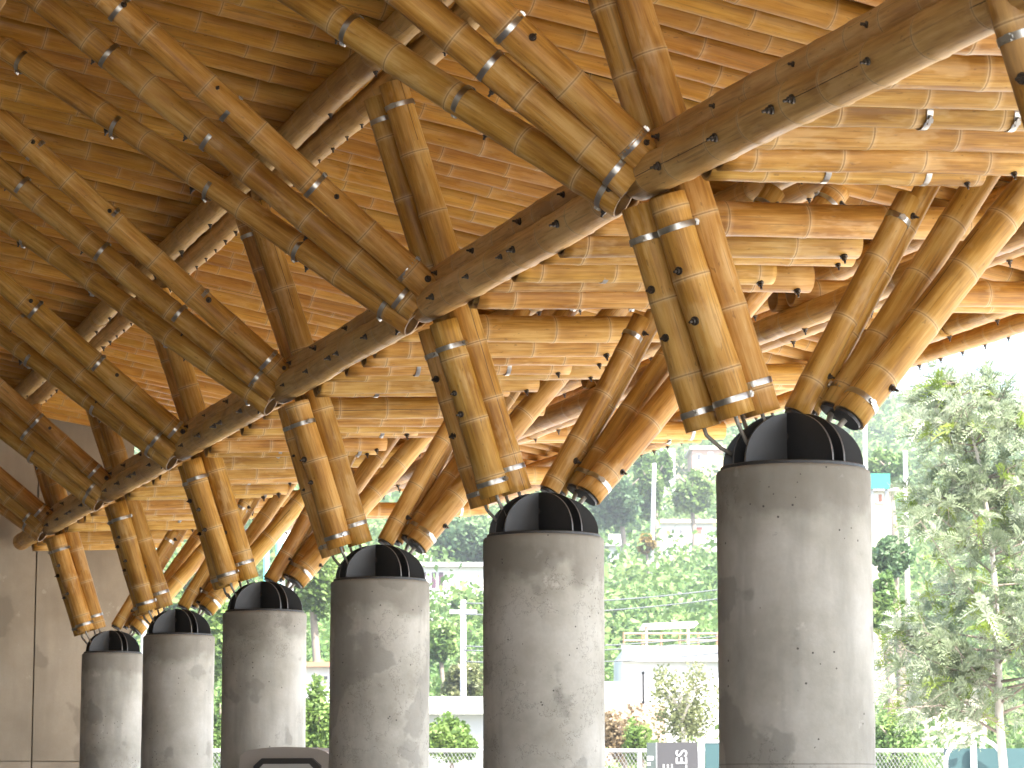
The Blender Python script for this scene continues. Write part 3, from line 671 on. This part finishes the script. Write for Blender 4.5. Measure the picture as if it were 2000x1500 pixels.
# ------------------------------------------------------------------ houses on the hillside
RECTS = []
def house(name, label, u0, u1, v0, v1, y, mat, windows=(), depth=5.0, parapet=None, roof=None, block=True):
    a, b = P(u0, v1, y), P(u1, v0, y); zb = min(a[2], float(hill_z((a[0] + b[0]) / 2, y))) - .5
    t_ = thing(name, ((a[0] + b[0]) / 2, y, zb), label, 'house'); m_ = WM[t_.name]
    w_, h_ = (b[0] - a[0]) / 2, b[2] - zb
    obj('wall', MB().box((-w_, 0, 0), (w_, depth, h_)).build('wall', mat), t_, m_)
    if roof is not None: obj('roof', MB().box((-w_ - .25, -.3, h_), (w_ + .25, depth + .3, h_ + roof[0])).build('roof', roof[1]), t_, m_)
    for (wu0, wu1, wv0, wv1, wm, nm) in windows:
        p0, p1 = P(wu0, wv1, y), P(wu1, wv0, y); cx_ = (a[0] + b[0]) / 2
        x0, x1, z0, z1 = p0[0] - cx_, p1[0] - cx_, p0[2] - zb, p1[2] - zb
        f = obj(nm, MB().box((x0 - .07, -.05, z0 - .07), (x1 + .07, .02, z1 + .07)).build(nm, M_WHITE), t_, m_)
        obj('pane', MB().box((x0, -.07, z0), (x1, -.04, z1)).build('pane', wm), f, m_)
    if block: RECTS.append((u0 - 4, u1 + 4, v0 - 4, v1 - (v1 - v0) * .15, y))
    return t_, w_, h_, zb, (a[0] + b[0]) / 2
t_, w_, h_, zb, cx_ = house('terrace_house', 'white two storey house with roof terrace beside the nearest column', 1216, 1440, 1270, 1405, 82, M_WHITE,
    [(1229, 1254, 1317, 1370, M_GREYP, 'door'), (1258, 1272, 1317, 1370, M_GREYP, 'door')], 7)
m_ = WM[t_.name]
obj('ledge', MB().box((-w_ - .12, -.25, h_ - 22 * px(82)), (w_ + .1, .0, h_ - 19 * px(82))).build('ledge', M_GREYP), t_, m_)
obj('terrace_wall', MB().box((-w_ - .02, -.12, h_), (w_, -.02, h_ + .12)).build('terrace_wall', M_WHITE), t_, m_)
for k in range(2): obj('railing', MB().tube([(-w_ + .05, -.05, h_ + .28 + .2 * k), (w_, -.05, h_ + .28 + .2 * k)], .028, 6).build('railing', M_PINK), t_, m_)
for k in range(7): x = -w_ + .05 + k * (2 * w_ - .1) / 6; obj('railing_post', MB().tube([(x, -.05, h_), (x, -.05, h_ + .52)], .03, 6).build('railing_post', M_BRICK), t_, m_)
cz = P(1300, 1220, 82)[2] - zb; x0, x1 = P(1253, 1220, 83)[0] - cx_, P(1362, 1216, 83)[0] - cx_
cnp = obj('canopy', MB().prism([(x0, cz - .02), (x1, cz + .06), (x1 - .05, cz + .13), (x0 + .02, cz + .06)], 1.1).build('canopy', M_WHITE), t_, m_ @ Matrix.Translation((0, 1.6, 0)))
for x in (x0 + .12, x1 - .3): obj('canopy_post', MB().tube([(x, .6, h_), (x, .6, cz)], .045, 6).build('canopy_post', M_PINK), cnp, m_)
t_, w_, h_, zb, cx_ = house('annexe', 'low white annexe with terracotta base left of the terrace house', 1178, 1216, 1331, 1420, 80, M_WHITE, (), 5)
obj('base_course', MB().box((-w_ - .01, -.04, 0), (w_ + 1.2, -.005, P(1190, 1375, 80)[2] - zb)).build('base_course', M_PINK), t_, WM[t_.name])
house('hill_house', 'long white house with a red window on the hillside', 1286, 1402, 1022, 1049, 190, M_WHITE, [(1357, 1371, 1030, 1043, M_REDW, 'window'), (1302, 1306, 1036, 1043, M_GLASS, 'window'), (1312, 1317, 1034, 1042, M_GLASS, 'window'), (1328, 1332, 1035, 1042, M_GLASS, 'window')], 7, roof=(.25, M_CREAM))
t_, w_, h_, zb, cx_ = house('block_house', 'small white block house with a tank on top beside the second column', 1190, 1222, 1067, 1094, 180, M_WHITE, (), 3, roof=(.15, M_GREYP))
obj('tank', MB().box((-w_, .3, h_ + .15), (w_ - .25, 2.2, h_ + .15 + 20 * px(180))).build('tank', M_WHITE), t_, WM[t_.name]); RECTS.append((1186, 1226, 1044, 1088, 180))
house('plum_window_house', 'white house with plum coloured windows between the second and third column', 800, 945, 1107, 1168, 135, M_WHITE, [(826, 832, 1118, 1150, M_PURPLE, 'window'), (843, 852, 1118, 1149, M_PURPLE, 'window'), (857, 866, 1118, 1149, M_PURPLE, 'window')], 6, roof=(.2, M_GREYP))
house('low_shed', 'low shed with a white sloping roof above the fence', 835, 952, 1395, 1410, 66, M_GREYP, (), 4, roof=(.40, M_WHITE)); RECTS.append((835, 952, 1360, 1405, 66))
house('red_coping_shed', 'white shed with a red coping left of the third column', 596, 655, 1303, 1330, 74, M_WHITE, [(612, 640, 1321, 1328, M_GLASS, 'window')], 4, roof=(.12, M_BRICK))
house('pink_house', 'faded pink house high on the hill left of the nearest column cap', 1352, 1412, 878, 914, 260, M_PINK, [(1384, 1392, 884, 904, M_CREAM, 'window'), (1362, 1368, 888, 898, M_GLASS, 'window')], 7, roof=(.3, M_CREAM))
house('cream_house', 'pale cream house beneath the teal board at the right', 1694, 1740, 960, 1000, 104, M_CREAM, [(1702, 1708, 966, 978, M_WHITE, 'window'), (1716, 1722, 966, 980, M_BRICK, 'window')], 4, roof=(.1, M_WHITE))
house('garden_house', 'pale house glimpsed through the feathery tree', 1800, 1925, 1325, 1400, 78, M_CREAM, [(1845, 1852, 1345, 1358, M_GLASS, 'window')], 4, roof=(.15, M_WHITE))
house('upper_hill_house', 'white house high on the hill right of the second column', 1290, 1318, 876, 905, 250, M_WHITE, [(1300, 1305, 886, 894, M_GLASS, 'window')], 6)
house('blue_trim_house', 'white house with pale roof above the third column', 806, 850, 1062, 1084, 170, M_CREAM, [(822, 827, 1068, 1076, M_GLASS, 'window')], 5, roof=(.3, M_BRICK))

# ------------------------------------------------------------------ vegetation
def leaf_mesh(name, C_, size, tint, mat, aspect=.6, droop=.35):
    n_ = len(C_); a = rng.normal(size=(n_, 3)); a[:, 2] *= .55; a /= np.linalg.norm(a, axis=1, keepdims=True)
    b = rng.normal(size=(n_, 3)); b -= a * (a * b).sum(1, keepdims=True); b /= np.linalg.norm(b, axis=1, keepdims=True)
    size = np.broadcast_to(size, (n_,))[:, None] * rng.uniform(.65, 1.35, (n_, 1))
    V = np.stack([C_ - a * size, C_ + b * size * aspect - [0, 0, 0], C_ + a * size - np.array([0, 0, 1]) * size * droop, C_ - b * size * aspect], 1).reshape(-1, 3)
    me_ = bpy.data.meshes.new(name); me_.vertices.add(4 * n_); me_.vertices.foreach_set('co', V.astype(np.float32).ravel())
    me_.loops.add(4 * n_); me_.loops.foreach_set('vertex_index', np.arange(4 * n_, dtype=np.int32))
    me_.polygons.add(n_); me_.polygons.foreach_set('loop_start', np.arange(0, 4 * n_, 4, dtype=np.int32))
    me_.update(); me_.materials.append(mat)
    at = me_.attributes.new('tint', 'FLOAT', 'POINT'); at.data.foreach_set('value', np.repeat(np.clip(tint, 0, 1), 4).astype(np.float32))
    return me_
def crown_points(n_, rx, ry, rz, lumps=14, fuzz=.16):
    L_ = rng.normal(size=(lumps, 3)); L_ /= np.linalg.norm(L_, axis=1, keepdims=True); L_ *= rng.uniform(.35, .85, (lumps, 1))
    lr = rng.uniform(.28, .52, lumps); lt = rng.uniform(.15, .85, lumps)
    k = rng.integers(0, lumps, n_); d = rng.normal(size=(n_, 3)); d /= np.linalg.norm(d, axis=1, keepdims=True)
    q = L_[k] + d * (lr[k] * rng.uniform(.55, 1.0 + fuzz, n_))[:, None]
    return q * [rx, ry, rz], lt[k] + rng.normal(0, .16, n_)
def tree(name, label, u, v0, v1, wpx, y, mat, n_=900, leaf=.022, bark=None, cat='tree', group=None, trunk=True, z0=None):
    a, b = P(u, v0, y), P(u, v1, y); zg = float(hill_z(b[0], y)) if z0 is None else z0
    if y < 60 and z0 is None: zg = 0.0
    H = a[2] - zg; rx = wpx * px(y) / 2; vis = (a[2] - b[2]); rz = max(vis / 2, .3); cz_ = a[2] - zg - rz
    t_ = thing(name, (b[0], y, zg), label, cat, group); m_ = WM[t_.name]
    q, tn = crown_points(int(n_ * 2.6), rx, rx, rz, 20)
    obj('crown', leaf_mesh('crown', q + [0, 0, cz_], leaf * y * .055, tn, mat), t_, m_)
    mb_ = MB(); tr_ = max(.05, H * .018)
    mb_.tube([(0, 0, -.3), (.03 * H, 0, cz_ * .6), (0, .02 * H, max(cz_, .3)), (0, 0, cz_ + rz * .5)], [tr_ * 1.3, tr_, tr_ * .8, tr_ * .3], 8)
    for k in range(6):
        an = k * 1.05 + random.random(); zz_ = max(.2, cz_ - rz * .5) + random.uniform(0, .6) * rz
        mb_.tube([(0, 0, zz_), (rx * .35 * math.cos(an), rx * .35 * math.sin(an), zz_ + rz * .3), (rx * .75 * math.cos(an), rx * .75 * math.sin(an), zz_ + rz * .55)], [tr_ * .6, tr_ * .4, tr_ * .12], 6)
    obj('trunk', mb_.build('trunk', bark or M_BARK, True), t_, m_)
    return t_
TREES = [
 ('dense dark green tree on the hill right of the second column', 1210, 905, 1040, 130, 168, M_DKGN, 1500),
 ('bright green rounded tree above the house with the red window', 1348, 905, 1000, 96, 182, M_LGRN, 1300),
 ('tall mid green tree behind the thin leaning pole', 1275, 880, 1018, 84, 175, M_WOOD, 1300),
 ('small yellow flowering tree beside the white block house', 1262, 1044, 1078, 30, 150, M_YELL, 350),
 ('dark green tree above the house with plum windows', 893, 1005, 1112, 130, 150, M_DKGN, 1500),
 ('small leafy tree in front of the house with plum windows', 915, 1140, 1215, 60, 118, M_WOOD, 700),
 ('yellow green tree behind the fourth column', 606, 1070, 1200, 130, 84, M_LGRN, 1600),
 ('light green tree between the fourth and fifth column', 432, 1150, 1330, 90, 78, M_LGRN, 1200),
 ('mid green tree above the fifth column', 345, 1085, 1215, 110, 112, M_WOOD, 1100),
 ('round dark tree between the nearest column and the feathery tree', 1742, 1050, 1130, 76, 70, M_DKGN, 1100),
 ('olive brown tree beside the utility pole', 905, 1290, 1372, 86, 76, M_OLIV, 900),
 ('green tree left of the utility pole', 858, 1215, 1290, 70, 90, M_WOOD, 800),
 ('pale green tree at the skyline right of the braces', 1735, 880, 940, 80, 130, M_WOOD, 700),
 ('leafy green tree low behind the nearest column', 1725, 1120, 1230, 70, 62, M_WOOD, 900),
]
for lab, u, v0, v1, w_, y, mt, n_ in TREES: tree('hillside_tree', lab, u, v0, v1, w_, y, mt, n_, .020, group='separate trees on the hillside')
tree('airy_tree', 'thin airy tree with white branches in front of the terrace house', 1330, 1285, 1470, 160, 58, M_OLIV, 1500, .0125, M_PALE)
tree('rusty_shrub', 'rust brown shrub behind the chain link fence', 1216, 1378, 1500, 110, 54, M_RUST, 900, .016, cat='shrub')
tree('green_bush', 'bright green bush behind the fence between the second and third column', 878, 1392, 1510, 110, 51, M_LGRN, 1500, .018, cat='bush')
tree('green_bush', 'bright leafy bush left of the third column', 622, 1322, 1520, 84, 51, M_LGRN, 1600, .018, cat='bush')
tree('green_bush', 'green bush in the narrow gap left of the fourth column', 430, 1340, 1520, 60, 52, M_WOOD, 1000, .018, cat='bush')
tree('green_bush', 'low green bush beside the sign and the second column', 1250, 1400, 1500, 60, 50, M_LGRN, 500, .016, cat='bush')
tree('green_bush', 'green bush at the foot of the feathery tree', 1755, 1390, 1540, 140, 50, M_WOOD, 1500, .016, cat='bush')
tree('green_bush', 'dense clipped green bush right of the feathery tree trunk', 1995, 1070, 1200, 120, 60, M_LGRN, 1300, .016, cat='bush', z0=0.2)

# the wood that covers the hill: nobody could count it
def proj(Q):
    d = Q - CAM; z = d @ fw; return 1000 + F * (d @ rt) / z, 750 - F * (d @ up) / z
pts, tn, sz = [], [], []
kept = 0
for _ in range(5200):
    y = 62 + (470 - 62) * rng.uniform() ** .75; x = y * rng.uniform(-.16, .215); z = float(hill_z(x, y)); r_ = rng.uniform(1.1, 2.6) * (1 + y / 500)
    r_ *= .75 if y < 110 else 1
    u, v = proj(np.array([x, y, z + r_])); u2, v2 = proj(np.array([x, y, z])); ru = r_ / px(y)
    bad = any(y < Y_ + 1 and u + ru > a and u - ru < b and v < d_ and v2 > c - 40 and v < d_ for a, b, c, d_, Y_ in RECTS)
    bad = bad or any(abs(y - Y_ - 3) < 5 and u + ru > a and u - ru < b for a, b, c, d_, Y_ in RECTS)
    if bad or v > 1530: continue
    n_ = int(260 if y < 150 else 180 if y < 280 else 110); q, t0 = crown_points(n_, r_, r_, r_ * rng.uniform(.7, 1.25), 7)
    pts.append(q + [x, y, z + r_ * .55]); tn.append(np.clip(t0 * .7 + rng.uniform(-.25, .55), 0, 1)); sz.append(np.full(n_, .0010 * y + .05)); kept += 1
wo = obj('hillside_wood', leaf_mesh('hillside_wood', np.concatenate(pts), np.concatenate(sz), np.concatenate(tn), M_WOOD)); tag(wo, 'green woodland and scrub covering the hillside', 'woodland', None, 'stuff')

# feathery young tree at the right
YT = 30.0
def TP(u, v, dy=0.0): return at_y(u, v, YT + dy)
base = TP(1968, 1548 + 1.25 / px(YT)); ft = thing('feathery_tree', (base[0], YT, 0), 'young feathery silver green tree standing at the right edge', 'tree'); fmx = WM[ft.name]; o0 = np.array([base[0], YT, 0])
trunk = [base] + [TP(u, v, dy) for u, v, dy in ((1960, 1500, 0), (1952, 1400, .03), (1950, 1300, 0), (1946, 1200, -.04), (1940, 1100, 0), (1928, 1000, .04), (1912, 900, 0), (1888, 810, 0), (1866, 735, 0))]
mb = MB(); mb.tube([q - o0 for q in trunk], [.055, .05, .046, .042, .036, .031, .026, .020, .013, .005], 9)
tw = MB(); tips = []
for k in range(74):
    t_ = rng.uniform(.18, .97); f = t_ * (len(trunk) - 1); i0 = int(f); s0 = trunk[i0] + (trunk[min(i0 + 1, len(trunk) - 1)] - trunk[i0]) * (f - i0)
    an = rng.uniform(0, 2 * math.pi); ln = (1.55 * (1 - t_) ** .55 + .22) * rng.uniform(.6, 1.08); el = rng.uniform(.05, .55)
    d = np.array([math.cos(an) * math.cos(el), math.sin(an) * math.cos(el), math.sin(el)])
    e1 = s0 + d * ln * .5; e2 = s0 + d * ln + np.array([0, 0, rng.uniform(-.12, .18) * ln])
    tw.tube([q - o0 for q in (s0, e1, e2)], [.016 * (1.2 - t_) + .004, .009, .003], 5)
    for m__ in range(int(6 + ln * 9)):
        w_ = rng.uniform(.28, 1.0); c_ = (s0 + (e1 - s0) * w_ * 2) if w_ < .5 else e1 + (e2 - e1) * (w_ - .5) * 2
        so = rng.normal(size=3) * .08 * (1 + ln * .5); tips.append((c_, c_ + so, d))
        tw.tube([c_ - o0, c_ + so - o0], [.004, .002], 4)
obj('trunk', mb.build('trunk', M_PALE, True), ft, fmx); obj('branches', tw.build('branches', M_BARK, True), ft, fmx)
FV, FT, FF = [[], []], [[], []], [[], []]
def frond(c_, dirn, ln, which, tint):
    dirn = dirn / np.linalg.norm(dirn); side = np.cross(dirn, rng.normal(size=3)); side /= np.linalg.norm(side); nn = np.cross(dirn, side)
    V, T_, Fc = FV[which], FT[which], FF[which]
    for k in range(8):
        s_ = k / 8; p_ = c_ + dirn * ln * s_ + np.array([0, 0, -1]) * ln * .45 * s_ * s_; l2 = ln * (.42 - .28 * s_)
        for sg_ in (-1, 1):
            e = p_ + (side * sg_ * .75 + dirn * .75) * l2 * .72 + nn * l2 * rng.uniform(-.15, .15); w2 = dirn * .0105
            b = len(V); V.extend((p_ - w2, (p_ + e) / 2 - w2 * 1.3, e, (p_ + e) / 2 + w2 * 1.3)); Fc.append((b, b + 1, b + 2, b + 3)); T_.extend([min(1, max(0, tint + rng.normal(0, .12)))] * 4)
for c0, c_, d in tips:
    tt = rng.uniform(.15, .85); fresh = 1 if rng.uniform() < .13 else 0
    for k in range(rng.integers(4, 8)):
        dv = d * rng.uniform(.1, .9) + rng.normal(size=3) * .6 + np.array([0, 0, .25])
        frond(c_ - o0, dv, rng.uniform(.14, .30), fresh, tt)
for wch, nm, mt in ((0, 'crown', M_SILV), (1, 'fresh_shoots', M_FRESH)):
    if FV[wch]: obj(nm, mesh(nm, FV[wch], FF[wch], mt, False, {'tint': FT[wch]}), ft, fmx)

# ------------------------------------------------------------------ the air over the valley
hm = bpy.data.materials.new('haze'); hm.use_nodes = True; hn = hm.node_tree.nodes; hn.remove(hn['Principled BSDF'])
pv = hn.new('ShaderNodeVolumePrincipled'); pv.inputs['Color'].default_value = (.92, .96, 1, 1); pv.inputs['Density'].default_value = .0007; pv.inputs['Anisotropy'].default_value = .2
hm.node_tree.links.new(pv.outputs[0], hn['Material Output'].inputs['Volume'])
hz = obj('haze', MB().box((-3100, -3100, -8), (3100, 3100, 85)).build('haze', hm)); hz['kind'] = 'stuff'; hz['label'] = 'thin bright haze over the whole valley'; hz['category'] = 'haze'
